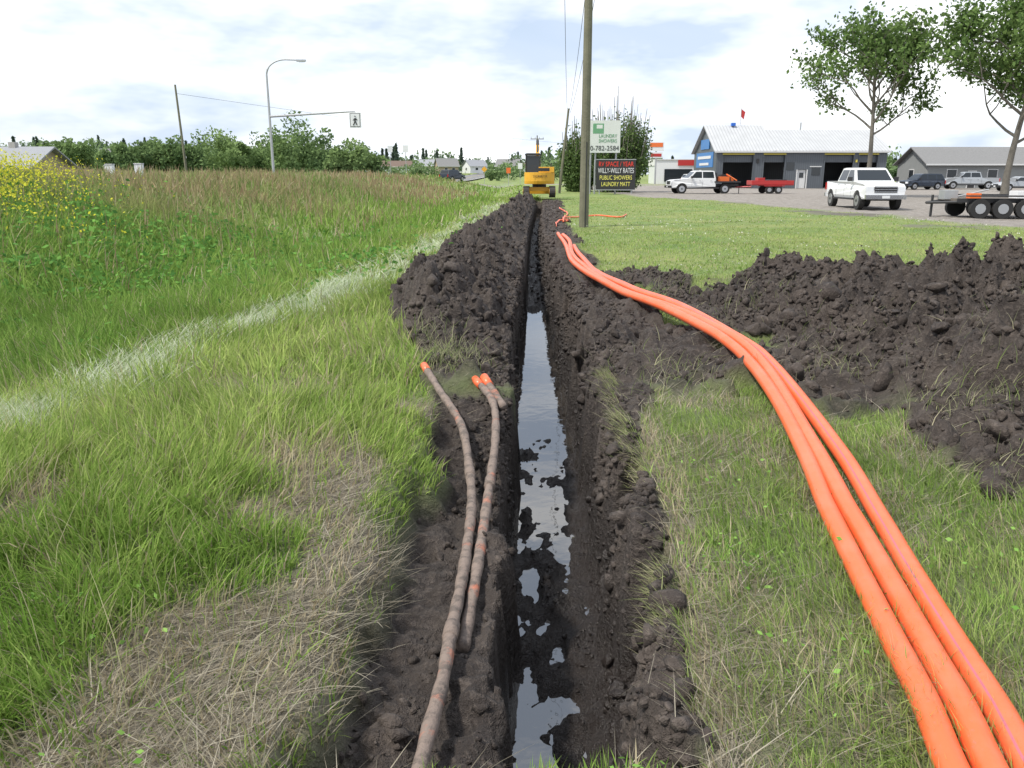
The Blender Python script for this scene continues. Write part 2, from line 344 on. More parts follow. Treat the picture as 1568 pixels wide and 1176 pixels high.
# ------------------------------------------------------------------ soil clods
def ico(s):
    bm=bmesh.new(); bmesh.ops.create_icosphere(bm,subdivisions=s,radius=1); v=np.array([v.co[:] for v in bm.verts]); f=np.array([[v.index for v in f.verts] for f in bm.faces]); bm.free(); return v,f
bv,bf=ico(2); sv,sf=ico(1)
def chunk(base):
    v=base.copy()
    for _ in range(7):
        n=rng.standard_normal(3); n/=np.linalg.norm(n); d=rng.uniform(.35,.75); k=v@n; ex=np.clip(k-d,0,None); v=v-ex[:,None]*n
    return v*(1+.10*rng.standard_normal((len(v),1)))*1.25
def scatter_clods(n,y0,y1,x0,x1,smin,smax,base,faces,powr=3,thr=.6,wall=None):
    y=rng.uniform(y0,y1,n); x=rng.uniform(x0,x1,n)
    if wall=='R': x=Rf(y)-rng.uniform(-.06,.18,n)
    if wall=='L': x=Lf(y)+rng.uniform(-.08,.08,n)
    z,so,gr,dr=terrain(x,y); k=(so>thr)&(z>-.84)
    if wall: z=z-rng.uniform(0,.05,n)
    cx=np.interp(y,cl[:,1],cl[:,0]); k&=~((np.abs(x-cx)<.26)&(y<21))
    clump=vn(x*1.5,y*1.5,181)+.5*vn(x*4,y*4,182); k&=clump+rng.normal(0,.35,n)>-.25
    x,y,z=x[k],y[k],z[k]; n=len(x)
    s=smin+(smax-smin)*rng.random(n)**powr
    if not wall: s=np.where((x>Lf(y))&(x<Rf(y)),s*.6,s)
    nv=len(base); var=np.stack([chunk(base) for _ in range(14)])
    V=var[rng.integers(0,14,n)]*(s[:,None]*rng.uniform(.45,1.3,(n,3)))[:,None,:]
    a=rng.uniform(0,6.28,n); c,sn=np.cos(a)[:,None],np.sin(a)[:,None]
    t=rng.uniform(-1,1,n); ct,st=np.cos(t)[:,None],np.sin(t)[:,None]
    X,Y,Zz=V[...,0],V[...,1],V[...,2]; Y,Zz=Y*ct-Zz*st,Y*st+Zz*ct; X,Y=X*c-Y*sn,X*sn+Y*c
    V=np.stack([X+x[:,None],Y+y[:,None],Zz+(z+s*.1)[:,None]],-1).reshape(-1,3)
    F=(faces[None]+(np.arange(n)*nv)[:,None,None]).reshape(-1,3)
    return V,F
VV=[];k=0;FF=[]
for a in [(9000,1.9,7,-1.0,1.2,.006,.028,sv,sf),(500,1.9,6,-1.0,.9,.015,.04,bv,bf),(26000,6,14,-1.8,5,.008,.04,sv,sf),(2400,6,14,-1.8,5,.02,.08,bv,bf,4),
          (24000,3,12,2.1,9,.008,.04,sv,sf),(2300,3,12,2.1,9,.03,.10,bv,bf,5),(10000,14,50,-1.8,3.2,.02,.09,sv,sf),
          (7000,1.9,14,0,1,.008,.035,sv,sf,2,.6,'R'),(800,1.9,14,0,1,.02,.055,bv,bf,2,.6,'R'),(4000,1.9,14,0,1,.008,.035,sv,sf,2,.6,'L'),(3000,14,50,0,1,.03,.09,sv,sf,2,.6,'R')]:
    V,F=scatter_clods(*a); VV.append(V);FF.append(F+k);k+=len(V)
V=np.concatenate(VV);F=np.concatenate(FF)
me=raw_mesh('soil_clods',V,F.ravel(),np.arange(len(F))*3,np.full(len(F),3)); link('soil_clods',me,[M_clod])
# ------------------------------------------------------------------ grass blades
def blades(x,y,z,h,w,az,lean,col,curl=1.8,face=None):
    n=len(x); T=np.array([0,.38,.74,1.0]); wt=np.array([1,.85,.5,0])
    fa=rng.uniform(0,np.pi,n) if face is None else face
    sx,sy=np.cos(fa)*w/2,np.sin(fa)*w/2
    V=np.zeros((n,7,3),np.float32); ve=np.sqrt(np.clip(1-lean**2,.01,1))
    for i,(t,ww) in enumerate(zip(T,wt)):
        ox=np.cos(az)*lean*h*t**curl; oy=np.sin(az)*lean*h*t**curl
        zz=z-.01+h*ve*t*(1-.25*lean*t)
        if i<3:
            V[:,2*i]=np.stack([x+ox-sx*ww,y+oy-sy*ww,zz],-1); V[:,2*i+1]=np.stack([x+ox+sx*ww,y+oy+sy*ww,zz],-1)
        else: V[:,6]=np.stack([x+ox,y+oy,zz],-1)
    C=np.repeat(col[:,None,:],7,1).astype(np.float32)
    return V,C
def blades_obj(name,parts):
    V=np.concatenate([p[0] for p in parts]); C=np.concatenate([p[1] for p in parts]); n=len(V)
    pat=np.array([0,1,3,2,2,3,5,4,4,5,6]); L=(pat[None]+(np.arange(n)*7)[:,None]).ravel()
    st=(np.array([0,4,8])[None]+(np.arange(n)*11)[:,None]).ravel(); to=np.tile([4,4,3],n)
    me=raw_mesh(name,V.reshape(-1,3),L,st,to); cattr(me,C.reshape(-1,3)); link(name,me,[M_grass])
def lerp(a,b,t): return np.asarray(a)[None]*(1-t[:,None])+np.asarray(b)[None]*t[:,None]
parts=[]
zones=[(1.15,3,60000,.0044),(3,6,86000,.0058),(6,12,95000,.010),(12,25,85000,.018),(25,60,75000,.038),(60,135,22000,.11)]
for y0,y1,n,w in zones:
    y=np.sqrt(rng.uniform(y0*y0,y1*y1,n)) if y0>3 else rng.uniform(y0,y1,n)
    x=rng.uniform(-1,1,n)*(.72*y+1.0)
    z,so,gr,dr=terrain(x,y); lat=x-.03*y
    keep=(so<.35)&(rng.random(n)>gr*1.1)&(np.abs(x-road_c(y))>6)
    lawn=x>Rf(y)
    keep&=~(lawn&(y>60))
    keep&=rng.random(n)>dr*np.where(lawn,.35,.62)
    x,y,z,dr,lat,lawn=[a[keep] for a in (x,y,z,dr,lat,lawn)]; n=len(x)
    d=x-strip(y); inst=np.exp(-(d/(.50+.010*y))**2)*(y>3.2)*(y<48)
    inst=inst*(.66+.5*vn(x*1.6,y*1.2,131)+.4*vn(x*5,y*3,132))
    tall=ss(-.3,-1.6,d)
    clump=.5+.5*vn(x*2.3,y*2.3,111); cl2=.5+.5*vn(x*7,y*7,112); patchy=.5+.5*fbm(x*.5,y*.35,113,3)
    bank=ss(-7.5,-12,lat)
    near_tr=np.exp(-((x-Gf(y))/.5)**2)*(y<6)
    h=np.where(lawn,.06+.07*clump*cl2+.03*(y<5),.12+.18*clump*cl2+.10*cl2+tall*(.14+.22*patchy)+bank*.18)
    h=h*np.where(~lawn,1-.55*np.clip(near_tr+dr*.5,0,1),1)*rng.uniform(.55,1.3,n)
    h=np.where(lawn&(y>20),h*.8,h)
    h=np.where((y<2.0)&(x>-.6)&(x<.8),h*.5,h)
    az=np.pi*vn(x*.8,y*.8,114)*1.3+np.pi*.6*vn(x*5,y*5,115)+rng.normal(0,.9,n)
    lean=np.clip(rng.beta(2.4,2.1,n)*.98,.05,.97)
    lie=inst>rng.random(n)*.8+.10
    az=np.where(lie,1.35+rng.normal(0,.6,n)+1.3*vn(x*2,y*2,116),az); lean=np.where(lie,rng.uniform(.75,.97,n),lean); h=np.where(lie,rng.uniform(.2,.45,n),h)
    t=np.clip(rng.random(n)*.75+.55*(patchy-.35)+.35*(clump-.5),0,1)
    c=lerp((.17,.30,.05),(.42,.50,.16),t)
    ct=lerp((.13,.25,.045),(.31,.43,.11),t); c=c*(1-tall[:,None])+ct*tall[:,None]
    cb=lerp((.19,.29,.08),(.36,.28,.17),np.clip(patchy*1.2-.28+rng.normal(0,.25,n),0,1)); bb=(bank*ss(16,28,y))[:,None]; c=c*(1-bb)+cb*bb
    clw=lerp((.20,.32,.07),(.41,.47,.18),t); c=np.where(lawn[:,None],clw,c)
    cs=lerp((.34,.42,.25),(.58,.61,.47),rng.random(n)); c=np.where(lie[:,None],cs,c)
    dm=(rng.random(n)<(.08+.55*dr))[:,None]; c=np.where(dm&~lie[:,None],lerp((.33,.27,.17),(.52,.46,.32),rng.random(n)),c)
    c=c*rng.uniform(.70,1.15,(n,1))
    parts.append(blades(x,y,z,h,w*rng.uniform(.6,1.6,n)*np.where(lawn,.8,1.15)*np.where(lie,.7,1),az,lean,c))
n=20000; y=np.sqrt(rng.uniform(13**2,85**2,n)); x=rng.uniform(-1,.02,n)*(.76*y+1.3); z,so,gr,dr=terrain(x,y); lat=x-.03*y
k=(rng.random(n)<ss(-3.5,-10,lat)*(.5+.5*vn(x*.3,y*.2,141)))&(so<.1)&(np.abs(x-road_c(y))>6); x,y,z=x[k],y[k],z[k]; n=len(x)
parts.append(blades(x,y,z+.15,rng.uniform(.35,.75,n),.0009*y+.006,rng.uniform(0,6.28,n),rng.uniform(.05,.35,n),lerp((.28,.19,.12),(.42,.35,.22),rng.random(n))))
n=1500; y=rng.uniform(1.6,9,n); x=-rng.uniform(.8,6,n); z,so,_,_=terrain(x,y); k=so<.1; x,y,z=x[k],y[k],z[k]; n=len(x)
parts.append(blades(x,y,z,rng.uniform(.35,.6,n),rng.uniform(.002,.0035,n),rng.uniform(0,6.28,n),rng.uniform(.1,.6,n),lerp((.30,.34,.14),(.48,.44,.28),rng.random(n))))
blades_obj('grass',parts)
sp=[]
n=90000; y=rng.uniform(1.5,7.5,n); x=rng.uniform(-2.6,3.3,n); z,so,gr,dr=terrain(x,y)
k=(rng.random(n)<np.maximum(dr*1.0,.06*(so>.3)*(z>-.15)))&(z>-.35); x,y,z=x[k],y[k],z[k]; n=len(x)
g=rng.random(n); sp.append(blades(x,y,z+.008,rng.uniform(.06,.24,n),rng.uniform(.002,.005,n),2.2*vn(x*1.5,y*1.5,191)+rng.normal(0,1.0,n),rng.uniform(.86,.985,n),lerp((.22,.19,.14),(.50,.46,.37),g)*rng.uniform(.55,1.1,(n,1)),1.1))
n=5000; y=rng.uniform(2.0,6.2,n); x=Rf(y)+rng.normal(.03,.035,n); z,so,gr,dr=terrain(x,y); k=(z>-.16)&(vn(y*3,y*0,151)+rng.normal(0,.3,n)>-.1); x,y,z=x[k],y[k],z[k]; n=len(x)
V,C=blades(x,y,z,rng.uniform(.06,.2,n),rng.uniform(.003,.005,n),np.pi+rng.normal(0,.6,n),rng.uniform(.5,.97,n),lerp((.18,.26,.07),(.48,.43,.28),rng.random(n)),1.4)
V[:,2:,2]-=rng.uniform(0,.09,(n,1)); sp.append((V,C))
for cx,cy,r,m in [(3.05,5.0,.25,300),(3.5,4.4,.3,250),(2.6,6.2,.2,100),(-.55,6.6,.22,350),(-.75,6.9,.25,400),(3.9,6.1,.3,150),(2.45,3.9,.2,200),(-.95,7.6,.2,200),(2.6,8.9,.3,150),(1.4,6.2,.3,200),(2.2,10.6,.4,250),(3.0,12.0,.5,250),(2.9,7.2,.4,120)]:
    x=cx+rng.normal(0,r,m);y=cy+rng.normal(0,r,m);z=terrain(x,y)[0]; k=z>-.1;x,y,z=x[k],y[k],z[k];m=len(x)
    sp.append(blades(x,y,z,rng.uniform(.08,.25,m),rng.uniform(.003,.007,m),rng.normal(-1.5,1.2,m),rng.uniform(.3,.97,m),lerp((.19,.28,.07),(.48,.44,.3),rng.random(m))))
blades_obj('dry_grass',sp)
def leaves(c,s,col,flat=0.0):
    n=len(c); a=rng.standard_normal((n,3)); a[:,2]*=(1-flat*.9); a/=np.linalg.norm(a,axis=1)[:,None]
    r=rng.standard_normal((n,3)); b=np.cross(a,r); b/=np.linalg.norm(b,axis=1)[:,None]
    if not hasattr(s,'__len__'): s=np.full(n,s)
    a=a*s[:,None]; b=b*s[:,None]*.6
    V=np.stack([c-a,c+b-a*.1,c+a,c-b-a*.1],1); return V,np.repeat(col[:,None,:],4,1)
def leaf_obj(name,parts,m=None):
    V=np.concatenate([p[0] for p in parts]).reshape(-1,3); C=np.concatenate([p[1] for p in parts]).reshape(-1,3)
    me=quads_mesh(name,V,np.arange(len(V)).reshape(-1,4)); cattr(me,C); return link(name,me,[m or M_leaf])
wp=[]
for (cx,cy,sx,sy,n,hh,s) in [(-9.5,13.5,1.6,1.6,6000,.55,.05),(-7.6,10.2,1.0,1.0,4500,.4,.035),(-11.5,19,2.5,2.5,6000,.8,.07),(-4.6,15,1.2,2,2500,.4,.05),(-7,20,2,3,3000,.5,.06),(-6.2,8.2,.7,.6,2000,.35,.035)]:
    x=cx+rng.normal(0,sx,n);y=cy+rng.normal(0,sy,n);z=terrain(x,y)[0]; cl_=.5+.5*vn(x*2,y*2,161)
    c=np.stack([x,y,z+hh*cl_*rng.random(n)**.6],1); wp.append(leaves(c,s*rng.uniform(.6,1.3,n),lerp((.08,.19,.05),(.18,.36,.08),rng.random(n)),.6))
for (cx,cy,n,r) in [(.33,1.74,90,.05),(.20,1.70,50,.04),(-1.55,2.6,50,.15),(1.05,2.35,40,.15),(.95,3.1,40,.12),(1.2,3.9,40,.2),(1.9,2.5,50,.25),(2.1,3.1,40,.2),(-1.1,1.75,40,.12)]:
    x=cx+rng.normal(0,r,n);y=cy+rng.normal(0,r,n);z,so,_,_=terrain(x,y); k=so<.3; x,y,z=x[k],y[k],z[k]; n=len(x)
    wp.append(leaves(np.stack([x,y,z+rng.uniform(.02,.10,n)],1),rng.uniform(.007,.016,n),lerp((.15,.32,.06),(.28,.46,.12),rng.random(n)),.6))
leaf_obj('broadleaf_weeds',wp)
fp=[]
for (cx,cy,sx,sy,n) in [(-13.5,21,1.2,1.2,2600),(-11.6,17.8,.8,.8,900),(-15,24,1.2,1.5,1200),(-9.5,17,.8,.8,120)]:
    x=cx+rng.normal(0,sx,n);y=cy+rng.normal(0,sy,n);z=terrain(x,y)[0]
    fp.append(leaves(np.stack([x,y,z+rng.uniform(.45,1.0,n)],1),rng.uniform(.02,.045,n),lerp((.50,.52,.05),(.7,.66,.08),rng.random(n))))
leaf_obj('yellow_wildflowers',fp)
n=2200; y=np.sqrt(rng.uniform(2**2,32**2,n)); x=rng.uniform(0,.8,n)*y+.8; z,so,gr,dr=terrain(x,y); k=(so<.1)&(gr<.1)&(vn(x*.7,y*.5,171)>.25); x,y,z=x[k],y[k],z[k];n=len(x)
leaf_obj('white_clover_flowers',[leaves(np.stack([x,y,z+.09],1),rng.uniform(.005,.009,n)+.0007*y,lerp((.6,.6,.5),(.72,.72,.65),rng.random(n)))])
# ------------------------------------------------------------------ trees
m_bark=P('bark',(.18,.165,.14),.9,var=.35,vscale=4)
def tree(name,loc,H,spread,seed,levels=4,leaf_s=.13,per=26,first=.28,cols=((.06,.11,.035),(.19,.28,.09)),up=.35,trunk_r=.2,clus=.45,lim=9,keepp=.8):
    R=random.Random(seed); r2=np.random.default_rng(seed); b=MB(); tips=[]
    def grow(p,d,L,r,lv):
        pts=[p];rad=[r]; n=4
        for i in range(n):
            d=(d+Vector((R.gauss(0,.13),R.gauss(0,.13),R.gauss(0,.08)+.04))).normalized(); p=p+d*(L/n); pts.append(p); rad.append(r*(1-.55*(i+1)/n))
        b.tube(pts,rad,m_bark,6 if lv<2 else 4,False)
        if lv>=levels: tips.extend(pts[1:]); return
        if lv>=levels-1: tips.append(pts[-1]); tips.append(pts[-2])
        k=R.choice((2,3,3)) if lv else 3
        for j in range(k+1):
            q=pts[-1] if j<2 else pts[R.randint(2,n-1)]
            a=Vector((R.gauss(0,1),R.gauss(0,1),R.gauss(0,.5)+up)).normalized()
            nd=(d*.75+a*.75*spread).normalized(); grow(q,nd,L*R.uniform(.6,.82),r*.5,lv+1)
    p=Vector((0,0,-.2)); d=Vector((R.gauss(0,.03),R.gauss(0,.03),1)).normalized(); tp=[p];tr=[trunk_r*1.3]; n=6
    TH=H*.62
    for i in range(n):
        p=p+d*(TH/n); d=(d+Vector((R.gauss(0,.05),R.gauss(0,.05),.1))).normalized(); tp.append(p); tr.append(trunk_r*(1-.6*(i+1)/n))
    b.tube(tp,tr,m_bark,9,False)
    for j in range(lim):
        f=first/.62+(1-first/.62)*j/(lim-1); i=min(int(f*n),n-1); q=tp[i].lerp(tp[i+1],f*n-i); an=j*2.4+R.uniform(-.4,.4)
        nd=Vector((math.cos(an)*spread,math.sin(an)*spread,.55+.5*f)).normalized(); grow(q,nd,H*(.26-.08*f)*R.uniform(.85,1.15),trunk_r*.42,1)
    T=np.array([t[:] for t in tips]); sel=T[r2.random(len(T))<keepp]
    cc=np.repeat(sel,per,0)+r2.normal(0,clus,(len(sel)*per,3))*np.array([1,1,.8])
    bright=np.repeat(r2.random(len(sel)),per); col=lerp(cols[0],cols[1],np.clip(bright*.6+r2.random(len(cc))*.4,0,1))
    tr_=b.obj(name,loc,smooth=True); lv=leaf_obj('foliage',[leaves(cc,leaf_s*r2.uniform(.6,1.3,len(cc)),col)]); lv.parent=tr_
    return tr_
tree('poplar_tree',(25.8,60,0),13.8,1.0,11,levels=3,leaf_s=.155,per=16,clus=.37,trunk_r=.20,first=.33,lim=12,keepp=.68)
tree('poplar_tree',(34.0,57,0),16,1.25,5,levels=3,leaf_s=.16,per=28,clus=.50,trunk_r=.25,first=.24,lim=14,keepp=.85)
def shrub(name,loc,H,W,seed):
    r2=np.random.default_rng(seed); b=MB(); C=[]
    for i in range(80):
        a=r2.uniform(0,6.28); rr=W/2*r2.random()**.5; bx,by=.25*rr*math.cos(a),.25*rr*math.sin(a)
        hh=H*r2.uniform(.62,1.0)*(1-.30*rr/(W/2)); pts=[(bx,by,-.1),(bx+rr*.45*math.cos(a),by+rr*.45*math.sin(a),hh*.35),(rr*.9*math.cos(a),rr*.9*math.sin(a),hh*.7),(rr*math.cos(a),rr*math.sin(a),hh)]
        b.tube(pts,[.07,.055,.04,.02],m_bark,4,False)
        top=r2.uniform(.66,.9)
        for t in np.linspace(.05,top,26):
            if t<.4: q=np.array(pts[0])*(1-t/.4)+np.array(pts[1])*(t/.4)
            elif t<.75: q=np.array(pts[1])+(np.array(pts[2])-pts[1])*((t-.4)/.35)
            else: q=np.array(pts[2])+(np.array(pts[3])-pts[2])*((t-.75)/.25)
            C.append(q)
    C=np.array(C); C=np.repeat(C,13,0)+r2.normal(0,.30,(len(C)*13,3)); o=b.obj(name,loc)
    lv=leaf_obj('foliage',[leaves(C,.13*r2.uniform(.6,1.3,len(C)),lerp((.06,.10,.04),(.16,.23,.08),r2.random(len(C))))]); lv.parent=o
shrub('poplar_shrub',(9.9,79,0),10.6,6.6,3); shrub('poplar_shrub',(6.6,81,0),8.2,3.6,4)
def lump_tree(out,x,y,z,H,W,n,s,r2,kind,tone,haze=0):
    if kind=='c':
        t=r2.random(n)**.7; rr=W/2*(1-t)*(.55+.45*np.abs(np.sin(t*22)))*r2.random(n)**.4; a=r2.uniform(0,6.28,n)
        c=np.stack([x+rr*np.cos(a),y+rr*np.sin(a),z+.05*H+t*H*.97],1); col=lerp((.05,.08,.05),(.11,.155,.085),r2.random(n))
    else:
        k=11; lc=r2.normal(0,1,(k,3))*np.array([W*.24,W*.24,H*.17])+np.array([0,0,H*.56]); lr=r2.uniform(.12,.28,k)*W; idx=r2.integers(0,k,n)
        d=r2.normal(0,1,(n,3)); d/=np.linalg.norm(d,axis=1)[:,None]
        c=lc[idx]+d*(lr[idx]*r2.uniform(.6,1.12,n))[:,None]; c[:,2]=np.maximum(c[:,2],.1*H*r2.random(n)); c=c+np.array([x,y,z])
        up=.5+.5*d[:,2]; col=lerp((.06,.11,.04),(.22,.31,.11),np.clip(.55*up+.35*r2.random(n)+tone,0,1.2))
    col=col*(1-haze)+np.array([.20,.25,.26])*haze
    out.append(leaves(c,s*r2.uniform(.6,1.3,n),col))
r2=np.random.default_rng(44)
out=[]
for i in range(56):
    y=r2.uniform(105,155); u=r2.uniform(-.56,-.17)
    if (-.40<u<-.345) and i%3: continue
    x=u*y; H=(4.4+2.8*r2.random()**1.3)*(1.0 if u>-.36 else .80)*(y/120)
    if u>-.22: H*=.7
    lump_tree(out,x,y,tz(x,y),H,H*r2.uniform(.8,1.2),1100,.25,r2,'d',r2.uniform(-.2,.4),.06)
leaf_obj('roadside_thicket',out)
out=[]
for i in range(330):
    y=r2.uniform(300,640); u=r2.uniform(-.66,.10); x=u*y; z=tz(x,y)
    c=r2.random()<(.45 if u>-.2 else .15); H=r2.uniform(6,12) if c else r2.uniform(5,9)
    if abs(x-road_c(y))<10: continue
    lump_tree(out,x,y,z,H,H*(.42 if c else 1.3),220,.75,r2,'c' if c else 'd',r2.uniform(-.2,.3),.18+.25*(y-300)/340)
for i in range(34):
    y=r2.uniform(210,295); u=r2.uniform(-.19,.07); x=u*y
    if abs(x-road_c(y))<9: continue
    H=r2.uniform(2.5,5.5); lump_tree(out,x,y,tz(x,y),H,H*1.3,240,.4,r2,'d',r2.uniform(-.1,.3),.14)
for i in range(90):
    y=r2.uniform(190,420); u=r2.uniform(.06,.75); x=u*y; c=r2.random()<.3; H=r2.uniform(4,8.5)
    if y*u<70 and y<200: continue
    lump_tree(out,x,y,tz(x,y),H,H*(.4 if c else 1.2),260,.6,r2,'c' if c else 'd',r2.uniform(-.2,.2),.15)
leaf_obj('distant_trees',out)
# ------------------------------------------------------------------ roads
m_asph=P('asphalt',(.17,.17,.17),.9,var=.2,vscale=.6); m_line=P('road_line',(.7,.68,.6),.7)
def strip_mesh(name,cx,w,y0,y1,m,dz,step=6):
    ysv=np.arange(y0,y1,step); V=[];F=[]
    for i,y in enumerate(ysv):
        c=float(cx(y)); rc=float(road_c(y)); z=max(tz(rc-5,y),tz(rc+5,y),tz(rc,y))+dz
        V+=[(c-w/2,y,z),(c+w/2,y,z)]
        if i: F.append((2*i-2,2*i-1,2*i+1,2*i))
    return link(name,quads_mesh(name,np.array(V),F),[m])
strip_mesh('highway',road_c,10,6,760,m_asph,.02); strip_mesh('highway_edge_line',lambda y:road_c(y)+4.4,.15,6,760,m_line,.03); strip_mesh('highway_centre_line',road_c,.15,6,760,P('yellow_line',(.6,.42,.05),.7),.03)
# ------------------------------------------------------------------ poles
def utility_pole(name,x,y,H,r0=.15,r1=.1,lean=(0,0),arm=True):
    b=MB(); z=tz(x,y); n=10; b.tube([(lean[0]*t,lean[1]*t,-.3+t*(H+.3)) for t in np.linspace(0,1,n)],list(np.linspace(r0,r1,n)),m_wood,14)
    if arm:
        b.box((lean[0],lean[1]-.16,H-.5),(1.9,.09,.11),m_wood)
        for k in(-.85,-.3,.3,.85): b.tube([(lean[0]+k,lean[1]-.16,H-.44),(lean[0]+k,lean[1]-.16,H-.22)],[.05,.035],m_steel,8)
    b.box((r0*.9,-.05,2.0),(.03,.12,.18),m_steel); b.tube([(r0*.2,-r0*.97,0.0),(r0*.2,-r0*.85,2.6)],.018,m_black,6)
    return b.obj(name,(x,y,z),smooth=False)
utility_pole('utility_pole',2.28,26,11.2,.155,.105)
utility_pole('utility_pole',4.2,74,7.2,.13,.09,(.75,0),False)
utility_pole('utility_pole',-32.5,83,8.8,.13,.09,(-.3,0),False); utility_pole('utility_pole',3.6,120,7,.12,.08)
b=MB()
for k in(-.85,.3,.85):
    A=Vector((2.28+k,25.84,10.98)); B=Vector((4.95+k*.15,74,7.0-.2*k)); C=Vector((.8+k,-22,11.2)); 
    for P0,P1 in((A,B),(A,C)): b.tube([P0.lerp(P1,t)-Vector((0,0,1.0*4*t*(1-t))) for t in np.linspace(0,1,14)],.012,m_black,4)
b.tube([(-32.8+t*60,83+t*150,tz(-32.5,83)+8-3*t*(1-t)) for t in np.linspace(0,1,16)],.014,m_black,4)
b.obj('power_lines')
# ------------------------------------------------------------------ street lamp + pedestrian mast arm
b=MB(); H=8.2
b.tube([(0,0,-.3),(0,0,H)],[.12,.08],m_steel,12); arc=[(0,0,H)]+[(1.55-1.55*math.cos(a)*1.0,0,H+1.15*math.sin(a)) for a in np.linspace(.15,math.pi/2,8)]+[(2.5,0,H+1.12)]
b.tube(arc,[.075]*3+[.055]*(len(arc)-3),m_steel,10); b.box((2.85,0,H+1.08),(.75,.26,.14),m_steel); b.box((2.9,0,H+.99),(.45,.2,.05),m_head)
b.tube([(0,0,5.0),(3.5,0,5.2),(6.95,0,5.4)],[.10,.08,.065],m_steel,10); b.box((0,0,.15),(.4,.4,.5),m_steel)
sz=4.72
b.box((7.0,-.06,sz),(.95,.18,1.2),m_white); b.box((7.0,-.155,sz),(.82,.012,1.06),m_black); b.box((7.0,-.165,sz),(.74,.01,.98),m_white)
f=-.176
def limb(x0,z0,x1,z1,w): b.tube([(7+x0,f,sz+z0),(7+x1,f,sz+z1)],w,m_black,6)
limb(0,.14,0,-.08,.075); limb(0,-.08,-.16,-.40,.045); limb(0,-.08,.15,-.40,.045); limb(0,.14,-.18,-.02,.035); limb(0,.14,.18,.0,.035); limb(0,.29,.0,.32,.075)
b.tube([(7.0,0,5.3),(7.0,0,5.42)],.03,m_steel,8)
lampz=tz(-19.8,69); b.obj('street_lamp',(-19.8,69,min(lampz,1.2)),bevel=.01)
def text(s,size,m,parent,loc,name='lettering',w=None):
    c=bpy.data.curves.new(name,'FONT'); c.body=s; c.size=size; c.align_x='CENTER'; c.align_y='CENTER'; c.extrude=.004
    o=bpy.data.objects.new(name,c); scene.collection.objects.link(o); c.materials.append(m)
    o.rotation_euler=(math.pi/2,0,0); o.location=loc; o.parent=parent
    bpy.context.view_layer.update()
    if w and o.dimensions.x>0: o.scale.x=w/o.dimensions.x
    return o
m_txtY=P('letter_yellow',(.75,.7,.15),.6); m_txtR=P('letter_red',(.75,.05,.03),.6); m_txtG=P('letter_green',(.12,.3,.16),.6); m_bluegl=P('letter_blue',(.02,.12,.5),.4)
b=MB(); b.box((0,0,1.6),(3.3,.14,2.5),m_black); 
for x in(-1.35,1.35): b.box((x,.02,.1),(.1,.1,.8),m_steel)
for z in(.36,2.84): b.box((0,-.075,z),(3.34,.03,.06),m_steel)
s=b.obj('black_letter_board_sign',(8.75,70,0),rz=-.05)
text('RV SPACE / YEAR',.55,m_txtR,s,(0,-.1,2.45),'lettering_1',2.9); text('WILLY-WILLY RATES',.6,m_white,s,(0,-.1,1.92),'lettering_2',3.0)
text('PUBLIC SHOWERS',.5,m_txtY,s,(0,-.1,1.35),'lettering_3',2.7); text('LAUNDRY MATT',.5,m_txtY,s,(0,-.1,.82),'lettering_4',2.4)
b=MB(); m_sgw=P('sign_white',(.58,.61,.58),.5,var=.06,vscale=1); b.box((0,0,4.7),(2.6,.16,2.6),m_sgw); 
for x in(-.75,-1.15): b.tube([(x,.15,-.1),(x,.15,6.1)],.08,m_steel,10)
b.tube([(1.0,.15,-.1),(1.0,.15,6.0)],.08,m_steel,10); b.box((-.55,-.086,5.35),(.9,.01,.8),m_txtG); b.box((-.45,-.092,5.5),(.5,.008,.3),m_sgw)
s=b.obj('white_laundry_sign',(7.8,70.6,0),rz=-.05)
text('LAUNDRY',.4,m_txtG,s,(.25,-.1,4.75),'lettering_1',1.5); text('SHOWERS',.4,m_txtG,s,(.25,-.1,4.35),'lettering_2',1.5); text('0-782-2584',.55,m_black,s,(0,-.1,3.75),'lettering_3',2.4)
